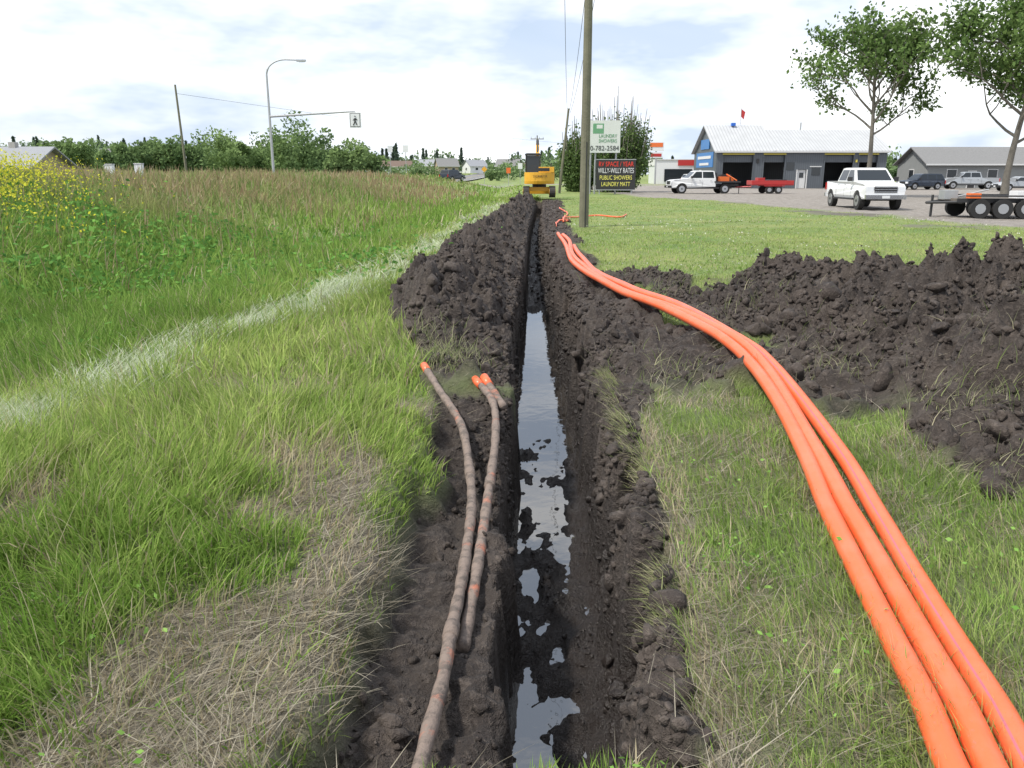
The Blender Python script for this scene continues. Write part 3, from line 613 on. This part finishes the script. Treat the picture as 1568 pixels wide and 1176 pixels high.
# ------------------------------------------------------------------ vehicles
def vehicle(name,kind,paint,loc,rz):
    b=MB(); D=dict(pickup=(5.8,.98,1.28,1.93,2.0,-1.75,.42),flat=(5.9,.98,1.28,1.95,2.0,-1.8,.42),suv=(4.7,.92,1.08,1.72,1.42,-1.38,.37),sedan=(4.7,.90,.95,1.43,1.45,-1.35,.33))[kind]
    L,W,belt,roof,fx,rx,wr=D; h=L/2; z0=.38 if kind in('suv','sedan') else .5; ar=wr+.07
    def arc(cx): return [(cx+ar*math.cos(a),max(z0,wr+ar*math.sin(a))) for a in np.linspace(.12,math.pi-.12,9)]
    if kind=='pickup': top=[(-h,belt-.02),(-.95,belt),(1.35,belt),(1.5,belt-.02),(h-.35,belt-.1),(h-.05,belt-.2),(h,belt-.45)]; gh=[(-1.0,belt),(-.82,roof-.04),(-.5,roof),(.55,roof),(.8,roof-.05),(1.48,belt)]
    elif kind=='flat': top=[(-.95,belt),(1.35,belt),(1.5,belt-.02),(h-.35,belt-.1),(h-.05,belt-.2),(h,belt-.45)]; gh=[(-.95,belt),(-.85,roof-.04),(-.5,roof),(.55,roof),(.8,roof-.05),(1.48,belt)]
    elif kind=='suv': top=[(-h,.7),(-h+.05,belt),(1.1,belt),(h-.25,belt-.12),(h-.02,belt-.3)]; gh=[(-h+.12,belt),(-h+.45,roof-.03),(-1.2,roof),(.3,roof),(.55,roof-.06),(1.2,belt)]
    else: top=[(-h,.65),(-h+.05,belt-.02),(-1.55,belt),(1.05,belt),(h-.3,belt-.17),(h-.02,belt-.35)]; gh=[(-1.75,belt),(-1.0,roof-.03),(-.5,roof),(.15,roof),(.4,roof-.06),(1.15,belt)]
    if kind=='flat':
        prof=[(-.95,z0+.1)]+top+[(h,z0)]+arc(fx)+[(fx-ar-.05,z0)]
        b.box((-2.0,0,.72),(2.3,.9,.2),m_black); b.box((-2.0,0,1.0),(2.3,2.1,.12),m_black)
        b.box((-1.0,0,1.4),(.08,1.9,.75),m_black); b.box((-1.7,.5,1.25),(1.0,.6,.4),m_orange); b.box((-2.1,-.3,1.35),(.9,.8,.55),m_black); b.tube([(-2.9,.7,1.1),(-2.0,.5,1.65)],.06,m_orange,8); b.box((-2.5,-.8,1.2),(1.1,.4,.3),m_orange)
    else: prof=[(-h,z0)]+top+[(h,z0)]+arc(fx)+arc(rx)
    b.prism(prof,W,paint,lambda x,z:W-(.05 if z>belt-.15 else 0)-(.06 if z<z0+.02 else 0)-(.10 if abs(x)>h-.1 else 0))
    wb,wt=W-.06,W-.25
    wf=lambda z:wb+(wt-wb)*(z-belt)/(roof-belt)
    b.prism(gh,W,paint,lambda x,z:wf(z))
    x0=gh[0][0];x1=gh[-1][0]; zt=roof-.10; zb=belt+.05
    def xr(z): a,c=gh[0],gh[1]; return a[0]+(c[0]-a[0])*(z-a[1])/(c[1]-a[1])
    def xf(z): a,c=gh[-2],gh[-1]; return a[0]+(c[0]-a[0])*(z-a[1])/(c[1]-a[1])
    mid=(x0+x1)/2-.05; segs=[(None,mid-.04),(mid+.04,None)]
    if kind=='suv': segs=[(None,-1.25),(-1.17,-.15),(-.07,None)]
    for a,c in segs:
        P4=[((xr(zb)+.12) if a is None else a,zb),((xf(zb)-.16) if c is None else c,zb),((xf(zt)-.10) if c is None else c,zt),((xr(zt)+.10) if a is None else a,zt)]
        for sgn in(1,-1): b.add([(x,sgn*(wf(z)+.008),z) for x,z in P4],[(0,1,2,3)],m_glass)
    def end_glass(pA,pB,s):
        (xa,za),(xb,zb_)=pA,pB; q=[]
        for t in(.1,.9): q.append((xa+(xb-xa)*t+s*.012,za+(zb_-za)*t+.008))
        b.add([(q[0][0],-wf(q[0][1])+.1,q[0][1]),(q[0][0],wf(q[0][1])-.1,q[0][1]),(q[1][0],wf(q[1][1])-.08,q[1][1]),(q[1][0],-wf(q[1][1])+.08,q[1][1])],[(0,1,2,3)],m_glass)
    end_glass(gh[-1],gh[-2],1); end_glass(gh[0],gh[1],-1)
    if kind=='pickup': b.box((-1.95,0,belt-.015),(1.75,1.6,.05),m_black)
    for sgn in(1,-1):
        for x in ([1.15,mid,-.95] if kind!='sedan' else [.95,-.05,-1.0]): b.box((x,sgn*(W-.0),(belt+z0)/2-.02),(.012,.008,belt-z0-.2),m_black)
        for x in(mid+.22,mid-.95+.2): b.box((x,sgn*(W+.01),belt-.16),(.16,.03,.035),m_chrome if kind!='suv' else m_black)
        b.box(((fx+rx)/2,sgn*(W-.03),z0-.02),(fx-rx-2*ar-.1,.1,.08),m_black)
        b.box((x1-.28,sgn*(W+.1),belt+.12),(.12,.2,.2),m_black)
        b.box((h-.06,sgn*(W-.26),belt-.32),(.12,.34,.20),m_head)
        if kind!='flat': b.box((-h+.0,sgn*(W-.16),belt-.25),(.06,.15,.36),m_tail)
        for wx in(fx,rx):
            b.tube([(wx,sgn*(W-.27),wr),(wx,sgn*(W-.02),wr)],wr,m_tyre,20); b.tube([(wx,sgn*(W-.10),wr),(wx,sgn*(W+.0),wr)],wr*.62,m_rim,14); b.tube([(wx,sgn*(W-.1),wr),(wx,sgn*(W+.02),wr)],wr*.16,m_black,8)
    b.box((h-.02,0,belt-.34),(.07,W*1.05,.28 if 'sedan'!=kind else .14),m_black)
    for k in range(3): b.box((h+.02,0,belt-.44+.1*k),(.02,W*1.02,.022),m_chrome if kind in('pickup','flat') else m_black)
    b.box((h+.03,0,z0+.10),(.16,2*W-.12,.20),m_chrome if kind=='pickup' else m_black); b.box((h+.115,0,z0+.1),(.01,.35,.12),m_white)
    if kind!='flat': b.box((-h-.03,0,z0+.10),(.14,2*W-.16,.18),m_chrome if kind=='pickup' else m_black)
    b.box((0,0,z0+.0),(L-.9,W*1.3,.16),m_black)
    return b.obj(name,loc,rz,bevel=.018)
vehicle('white_pickup_truck','pickup',m_white,(17.4,41,0),math.radians(-93))
vehicle('flatbed_pickup_truck','flat',m_white,(16.6,72.5,0),math.radians(184))
vehicle('dark_suv','suv',m_navy,(45.5,92,0),math.radians(190)); vehicle('silver_sedan','sedan',m_silver,(51.5,84,0),math.radians(178))
vehicle('dark_suv','suv',m_navy,(-9.2,128,tz(-9.2,128)),math.radians(60)); vehicle('gray_pickup_truck','pickup',m_silver,(53,96,0),math.radians(170))
vehicle('red_hatchback','suv',m_red,(26,118,0),math.radians(200)); vehicle('white_van','suv',m_white,(31,140,0),math.radians(10))
b=MB(); b.box((0,0,.75),(3.6,1.7,.08),m_red)
for s_ in(1,-1):
    b.box((0,s_*.85,.95),(3.6,.05,.34),m_red); b.box((-.1,s_*.98,.66),(1.7,.24,.06),m_red)
    for x in(-.45,.35): b.tube([(x,s_*.88,.33),(x,s_*1.08,.33)],.33,m_tyre,16); b.tube([(x,s_*1.0,.33),(x,s_*1.1,.33)],.18,m_rim,10)
b.box((1.8,0,.95),(.05,1.7,.34),m_red); b.tube([(1.8,.6,.6),(3.0,0,.55)],.05,m_red,6); b.tube([(1.8,-.6,.6),(3.0,0,.55)],.05,m_red,6); b.tube([(2.7,0,0),(2.7,0,.7)],.04,m_black,6)
b.box((-.5,0,1.0),(1.5,1.2,.4),m_black); b.box((.9,0,1.1),(.6,.9,.5),m_red)
b.obj('red_utility_trailer',(22.6,72.5,0),math.radians(180),bevel=.01)
m_deck=P('worn_deck',(.14,.12,.10),.8,var=.3,vscale=3)
b=MB(); b.box((2.2,0,.68),(5.6,1.9,.10),m_deck)
for s_ in(1,-1):
    b.box((2.2,s_*.98,.66),(5.7,.08,.16),m_black); b.box((.9,s_*1.16,.83),(2.55,.28,.05),m_black); 
    for x in(0.1,.9,1.7): b.tube([(x,s_*1.04,.36),(x,s_*1.28,.36)],.36,m_tyre,18); b.tube([(x,s_*1.2,.36),(x,s_*1.295,.36)],.19,m_rim,12)
    b.tube([(-.6,s_*.9,.6),(-1.4,0,.55)],.06,m_black,6)
    b.box((5.7,s_*.55,.52),(1.7,.45,.06),m_deck,ry=.28)
for x in(-.4,.4,1.2,2,2.8,3.6,4.4): b.box((x,0,.58),(.08,1.8,.1),m_black)
b.tube([(-1.2,0,0),(-1.2,0,.85)],.05,m_black,8); b.box((-.6,.1,.85),(.5,.6,.35),m_steel); b.box((.1,-.5,.82),(.4,.4,.2),m_orange); b.tube([(-.3,.3,.75),(.9,.2,1.05)],.03,m_steel,6); b.box((4.6,.3,.8),(.6,.5,.14),m_steel)
b.box((2.2,.1,.86),(.9,.7,.28),m_white)
b.obj('equipment_trailer',(17.6,32.0,0),math.radians(-8),bevel=.008)
# ------------------------------------------------------------------ excavator
m_cabfr=P('cab_frame',(.03,.03,.03),.5); m_track=P('rubber_track',(.035,.032,.03),.85,var=.3)
b=MB()
for s_ in(1,-1):
    n=10; pr=[(-1.05+.32*math.cos(a),.32+.32*math.sin(a)) for a in np.linspace(math.pi/2,3*math.pi/2,n)]+[(1.05+.32*math.cos(a),.32+.32*math.sin(a)) for a in np.linspace(-math.pi/2,math.pi/2,n)]
    k=len(b.v); b.prism(pr,.19,m_track)
    for i in range(k,len(b.v)): v=b.v[i]; b.v[i]=(v[0],v[1]+s_*.85,v[2])
    for x in np.arange(-1.15,1.2,.16): b.box((x,s_*.85,.645),(.06,.40,.05),m_track); b.box((x,s_*.85,.0),(.06,.40,.04),m_track)
    for x in(-1.05,-.5,0,.5,1.05): b.tube([(x,s_*.85-.21,.32),(x,s_*.85+.21,.32)],.22 if abs(x)>1 else .14,m_yel,12)
b.box((0,0,.5),(1.5,1.4,.25),m_yel); b.tube([(0,0,.6),(0,0,.8)],.45,m_black,18)
pr=[(math.cos(a),math.sin(a)) for a in np.linspace(math.pi*.62,math.pi*1.38,12)]
cw=[(1.35*c,1.15*s2) for c,s2 in pr]; 
V=[(x,y,z) for z in(.82,1.0,1.55) for x,y in [( .2,.98)]+[(min(x*(1.0 if z>.9 else .96),0),np.clip(y,-.98,.98)) for x,y in cw]+[(.2,-.98)]]
m_=len(cw)+2; F=[tuple(range(m_))[::-1],tuple(range(2*m_,3*m_))]
for l in range(2):
    for i in range(m_): F.append((l*m_+i,l*m_+(i+1)%m_,(l+1)*m_+(i+1)%m_,(l+1)*m_+i))
b.add(V,F,m_yel)
b.box((-.35,-.45,1.72),(1.35,1.0,.34),m_yel); b.box((.6,0,.95),(1.3,1.9,.22),m_yel); b.box((-1.22,-.3,1.72),(.02,.7,.2),m_black)
cx,cy=.35,.42
for x in(-.62,.62):
    for y in(-.46,.46): b.box((cx+x,cy+y,1.85),(.07,.07,1.65),m_cabfr)
b.box((cx,cy,2.68),(1.42,1.06,.09),m_cabfr); b.box((cx,cy,2.735),(1.2,.9,.05),m_cabfr); b.box((cx,cy,1.2),(1.3,.98,.4),m_yel)
b.box((cx-.62,cy,2.05),(.02,.84,1.1),m_glass); b.box((cx+.62,cy,1.95),(.02,.84,1.3),m_glass)
for y in(-.46,.46): b.box((cx,cy+y,2.0),(1.16,.02,1.2),m_glass)
b.box((cx-.1,cy,1.6),(.5,.5,.7),m_black)
def beam(p,q,w,h0,h1,m):
    p=Vector(p);q=Vector(q);d=(q-p).normalized();u=Vector((-d.z,0,d.x)); V=[]
    for pt,hh in((p,h0),(q,h1)):
        for sy in(-1,1):
            for su in(-1,1): V.append(pt+Vector((0,sy*w/2,0))+u*su*hh/2)
    b.add(V,[(0,1,3,2),(4,6,7,5),(0,4,5,1),(2,3,7,6),(0,2,6,4),(1,5,7,3)],m)
by=.15
beam((1.1,by,1.2),(2.0,by,2.6),.24,.3,.38,m_yel); beam((2.0,by,2.6),(3.3,by,3.4),.22,.38,.22,m_yel); beam((3.1,by,3.7),(3.9,by,1.3),.18,.30,.18,m_cabfr)
b.tube([(1.4,by,1.2),(2.2,by,2.3)],.06,m_steel,8); b.tube([(2.1,by,2.85),(3.0,by,3.7)],.05,m_black,8)
pb=[(3.75,1.6),(4.1,1.5),(4.25,1.1),(4.0,.75),(3.55,.7),(3.7,1.1)]; k=len(b.v); b.prism(pb,.35,m_black)
for i in range(k,len(b.v)): v=b.v[i]; b.v[i]=(v[0],v[1]+by,v[2]-.2)
b.box((1.75,0,.35),(.1,2.0,.42),m_yel); b.tube([(-.6,-.75,1.8),(-.6,-.75,2.15)],.04,m_black,8)
b.tube([(cx+.4,cy-.6,2.2),(cx+.4,cy-.75,2.3)],.02,m_black,5)
ex=b.obj('excavator',(1.8,54.5,.2),math.radians(88),bevel=.02)
t=text('EXCAVATOR',.22,m_black,ex,(-1.36,-.05,1.3),'lettering_1',.9); t.rotation_euler=(math.pi/2,0,-math.pi/2)
# ------------------------------------------------------------------ buildings
def metal_mat(name,col,scale,axis='X',rough=.4):
    m=bpy.data.materials.new(name); m.use_nodes=True; nt=m.node_tree; bs=nt.nodes['Principled BSDF']; tc=nt.nodes.new('ShaderNodeTexCoord')
    w=nt.nodes.new('ShaderNodeTexWave'); w.bands_direction=axis; w.inputs['Scale'].default_value=scale; nt.links.new(tc.outputs['Object'],w.inputs['Vector'])
    n=N(nt,'ShaderNodeTexNoise',Scale=.8,Detail=6.0); nt.links.new(tc.outputs['Object'],n.inputs['Vector'])
    c=mixc(nt,n.outputs['Fac'],tuple(k*.82 for k in col),tuple(min(1,k*1.15) for k in col)); c=mixc(nt,ramp(nt,w.outputs['Fac'],.0,.25),tuple(k*.7 for k in col),c)
    nt.links.new(c,bs.inputs['Base Color']); bs.inputs['Roughness'].default_value=rough; return m
m_roofw=metal_mat('white_metal_roof',(.42,.43,.44),.8,'X',.7); m_wallb=metal_mat('slate_grey_siding',(.095,.108,.125),1.2); m_blue=P('bright_blue_panel',(.03,.16,.42),.4)
m_conc=P('concrete',(.35,.34,.32),.8,var=.15); m_yellow2=P('yellow_trim',(.6,.5,.08),.6); m_trimw=P('white_trim',(.6,.6,.6),.5)
root=bpy.data.objects.new('truck_service_garage',None); scene.collection.objects.link(root); root.location=(24.5,100,0)
b=MB(); EH=4.45; W1=20.4; Dp=12
ops=[(.8,4.4,3.9),(5.7,8.2,3.9),(9.8,10.9,2.2),(13,16.4,3.9),(17.1,19.3,3.9)]
xc=0
for a,c,hh in ops:
    b.box(((xc+a)/2,0,EH/2),(a-xc,.25,EH),m_wallb); b.box(((a+c)/2,0,(EH+hh)/2),(c-a,.25,EH-hh),m_wallb); xc=c
b.box(((xc+W1)/2,0,EH/2),(W1-xc,.25,EH),m_wallb)
b.box((0.12,Dp/2,EH/2),(.25,Dp-.3,EH),m_wallb); b.box((W1-.12,Dp/2,EH/2),(.25,Dp-.3,EH),m_wallb); b.box((W1/2,Dp,EH/2),(W1,.25,EH),m_wallb); b.box((W1/2,Dp/2,.02),(W1-.6,Dp-.4,.05),m_conc)
b.obj('walls',parent=root)
b=MB()
def gable(b,x0,x1,y0,y1,ze,zr,mr,mw,oh=.4,th=.12):
    ym=(y0+y1)/2; dz=(zr-ze)/(ym-y0)*oh
    for s_,ya in((1,y0-oh),(-1,y1+oh)):
        V=[(x0-oh,ya,ze-dz),(x1+oh,ya,ze-dz),(x1+oh,ym,zr),(x0-oh,ym,zr)]; V+=[(x,y,z+th) for x,y,z in V]
        b.add(V,[(0,1,2,3),(4,7,6,5),(0,4,5,1),(1,5,6,2),(2,6,7,3),(3,7,4,0)],mr)
    for x in(x0+.05,x1-.05): b.add([(x,y0,ze),(x,y1,ze),(x,ym,zr-.02)],[(0,1,2)],mw)
gable(b,0,6.6,0,Dp,EH,7.5,m_roofw,m_wallb); gable(b,7.2,W1,0,Dp,EH-.02,6.95,m_roofw,m_wallb)
b.obj('roof',parent=root)
b=MB()
for a,c,hh in ops:
    if hh>3: b.box(((a+c)/2,-.14,hh+.10),(c-a+.2,.04,.16),m_yellow2); b.box(((a+c)/2,.25,hh-.45),(c-a,.06,.8),m_wallb)
    for x in(a-.06,c+.06): b.box((x,-.15,hh/2),(.12,.05,hh),m_trimw if hh<3 else m_wallb)
b.box((10.35,.05,1.1),(1.0,.06,2.15),m_trimw); b.box((10.35,.01,1.55),(.5,.03,.6),m_glass); b.box((8.9,-.14,2.6),(.9,.06,.9),m_glass)
b.box((12.0,-.14,2.0),(1.0,.05,.9),m_glass); b.box((11.95,-.14,2.55),(1.4,.05,.1),m_trimw); b.box((4.95,-.14,3.2),(.3,.2,.5),m_black); b.box((16.75,-.14,3.2),(.2,.2,.3),m_yellow2)
b.box((-.03,6,3.4),(.06,9,1.8),m_blue); b.box((-.05,6,5.3),(.06,4.5,1.2),m_blue); b.box((-.03,4,1.2),(.08,2.6,1.4),m_glass); b.box((-.03,8,1.1),(.08,1.2,2.2),m_trimw); b.box((-.03,10,1.3),(.08,1.6,1.3),m_glass)
b.box((W1/2,-.45,EH-.22),(W1+.6,.12,.14),m_trimw)
b.box((-.09,6,3.7),(.04,7,.35),m_trimw); b.box((-.09,6,2.9),(.04,5,.3),m_trimw)
b.tube([(4.2,6,7.4),(4.2,6,9.7)],.05,m_trimw,6); b.add([(4.2,6,9.6),(4.75,6,9.2),(4.6,6,8.3),(4.2,6,8.7)],[(0,1,2,3)],m_red); b.tube([(12,6.5,6.9),(12,6.5,8.0)],.1,m_steel,8); b.box((3.2,5.5,7.7),(.5,.5,.35),m_bluegl)
b.obj('doors_and_trim',parent=root)
m_side=metal_mat('grey_siding',(.24,.25,.25),3.0,'Z',.7); m_shing=P('grey_shingles',(.18,.18,.18),.9,var=.25,vscale=6)
def house(name,loc,L,Dp,EH,RH,mw,mr,rz=0,wins=(),door=None):
    b=MB(); b.box((L/2,Dp/2,EH/2),(L,Dp,EH),mw); gable(b,0,L,0,Dp,EH,RH,mr,mw,.5,.12)
    b.box((L/2,-.52,EH-.2),(L+1,.05,.18),m_trimw)
    for w in wins: b.box((w,-.02,EH*.58),(1.3,.08,1.1),m_trimw); b.box((w,-.05,EH*.58),(1.1,.08,.9),m_glass)
    if door: b.box((door,-.02,1.05),(1.05,.08,2.1),m_trimw); b.box((door,-.05,1.0),(.85,.06,1.95),m_black)
    b.box((-.02,Dp*.5,EH*.58),(.08,1.3,1.1),m_trimw); b.box((-.05,Dp*.5,EH*.58),(.08,1.1,.9),m_glass); b.box((L*.7,Dp*.5,RH),(.5,.5,.9),m_conc)
    return b.obj(name,loc,rz)
house('grey_bungalow',(51,102,0),24,8,3.0,4.9,m_side,m_shing,wins=(3,8,14,19),door=5.5)
m_bw=P('cream_siding',(.45,.43,.37),.7); m_br=P('brown_roof',(.14,.10,.08),.9,var=.2); m_tan=P('tan_siding',(.34,.28,.2),.7); m_greyr=P('grey_metal_roof',(.24,.25,.27),.7,var=.1)
house('farm_shed',(-45,62,.6),9,6,1.6,3.0,m_tan,m_greyr,wins=(3,6))
for i,(u,y,L,mw,rz) in enumerate([(-.615,330,12,m_bw,.1),(-.58,380,12,m_tan,-.3),(-.50,380,11,m_white,.2),(-.165,300,13,m_white,.1),(-.118,340,9,m_bw,-.4),(-.088,330,8,m_tan,.3),(-.066,400,12,m_greyr,-.2),(-.05,350,8,m_white,.5),(-.02,370,10,m_bw,-.3),(.01,420,12,m_white,.1),(.05,360,10,m_tan,.2),(-.14,480,12,m_white,-.3),(-.105,510,12,m_bw,.4),(-.2,470,11,m_tan,.1)]):
    x=u*y; house('distant_house',(x,y,tz(x,y)+.5),L,8,3.0,4.9+.5*(i%3),mw,(m_br,m_greyr,m_shing)[i%3],rz=rz,wins=(3,6))
b=MB(); b.box((7,4,2.1),(14,8,4.2),m_white); b.box((9,-.05,3.7),(10.2,.2,1.0),m_red); b.box((4,-.1,1.5),(5,.1,2.2),m_glass); b.box((10,-.1,1.5),(3,.1,2.4),m_glass); b.box((-.06,4,3.7),(.15,8,1.0),m_trimw); b.box((7,4,4.25),(14.3,8.3,.15),m_trimw)
b.box((12,-6,4.6),(10,6,.7),m_red); 
for x in(9,15): b.box((x,-6,2.15),(.35,.35,4.3),m_white)
b.obj('service_station',(26,150,0))
b=MB(); b.tube([(0,0,0),(0,0,6)],.15,m_steel,8); b.box((0,0,6.3),(2.6,.3,1.5),m_white); b.box((0,-.17,6.6),(2.2,.04,.7),m_orange); b.box((0,0,4.9),(2.2,.3,1.0),m_white); b.box((0,-.17,4.9),(1.8,.04,.5),m_red); b.obj('pole_sign',(25,145,0))
m_fb=P('fence_board',(.36,.24,.13),.8,var=.2)
b=MB()
for i in range(14): b.box((i*1.6,0,.6),(.1,.1,1.3),m_wood)
for z in(.4,.8,1.15): b.box((10.4,-.07,z),(21,.04,.14),m_fb)
b.obj('wooden_fence',(-50,58,.75))
def sign(name,x,y,h,shape,m):
    b=MB(); b.box((0,0,h/2),(.07,.07,h),m_steel)
    if shape=='d': b.box((0,-.06,h),(.75,.03,.75),m,ry=math.pi/4)
    else: b.box((0,-.06,h),(.7,.03,.9),m)
    b.obj(name,(x,y,tz(x,y)))
sign('traffic_sign',-14,110,3.6,'r',m_white); sign('traffic_sign',-17.5,120,4.0,'r',m_white); sign('warning_sign',-5,150,2.6,'d',m_yel); sign('traffic_sign',-.6,140,2.6,'r',m_orange); sign('traffic_sign',1.3,132,3,'r',m_white)
for (x,y) in [(-29,60),(-26,58),(-34,70)]:
    b=MB(); b.box((0,0,.5),(.5,.4,1.0),m_white); b.box((0,0,1.03),(.56,.46,.08),m_steel); b.obj('utility_pedestal',(x,y,tz(x,y)),bevel=.02)
# ------------------------------------------------------------------ light / world / camera
sd=Vector((-.60,-.30,.95)).normalized()
sl=bpy.data.lights.new('sun','SUN'); sl.energy=4.7; sl.angle=math.radians(5); sl.color=(1,.95,.86); so=bpy.data.objects.new('sun',sl); scene.collection.objects.link(so); so.rotation_euler=sd.to_track_quat('Z','Y').to_euler()
w=bpy.data.worlds.new('World'); scene.world=w; w.use_nodes=True; nt=w.node_tree; nt.nodes.clear()
out=nt.nodes.new('ShaderNodeOutputWorld'); sky=nt.nodes.new('ShaderNodeTexSky'); sky.sky_type='NISHITA'; sky.sun_disc=False; sky.sun_elevation=math.asin(sd.z); sky.sun_rotation=math.atan2(sd.x,sd.y)
bg1=nt.nodes.new('ShaderNodeBackground'); bg1.inputs[1].default_value=.15; nt.links.new(sky.outputs[0],bg1.inputs[0])
bg2=nt.nodes.new('ShaderNodeBackground'); bg2.inputs[1].default_value=1.0
tc=nt.nodes.new('ShaderNodeTexCoord'); mp=nt.nodes.new('ShaderNodeMapping'); mp.inputs['Scale'].default_value=(1,1,3.0); mp.inputs['Location'].default_value=(.55,.25,.1); nt.links.new(tc.outputs['Generated'],mp.inputs['Vector'])
n1=N(nt,'ShaderNodeTexNoise',Scale=2.0,Detail=4.0,Roughness=.55,Distortion=.3); nt.links.new(mp.outputs[0],n1.inputs['Vector'])
n2=N(nt,'ShaderNodeTexNoise',Scale=3.2,Detail=5.0,Roughness=.55); nt.links.new(mp.outputs[0],n2.inputs['Vector'])
cc=mixc(nt,ramp(nt,n2.outputs['Fac'],.42,.60),(.74,.86,1.06),(1.45,1.46,1.48)); nt.links.new(cc,bg2.inputs[0])
ms=nt.nodes.new('ShaderNodeMixShader'); r=nt.nodes.new('ShaderNodeMapRange'); r.inputs[1].default_value=.36; r.inputs[2].default_value=.52; r.inputs[3].default_value=.72; r.inputs[4].default_value=1.0
nt.links.new(n1.outputs['Fac'],r.inputs[0]); nt.links.new(r.outputs[0],ms.inputs[0]); nt.links.new(bg1.outputs[0],ms.inputs[1]); nt.links.new(bg2.outputs[0],ms.inputs[2]); nt.links.new(ms.outputs[0],out.inputs[0])
cam=bpy.data.cameras.new('camera'); co=bpy.data.objects.new('camera',cam); scene.collection.objects.link(co); scene.camera=co
co.location=(0,0,1.6); co.rotation_euler=(math.radians(90-14.6),0,0); cam.sensor_width=36; cam.lens=28.24; cam.clip_end=5000; cam.clip_start=.05
scene.view_settings.view_transform='Standard'; scene.view_settings.look='None'; scene.view_settings.exposure=0
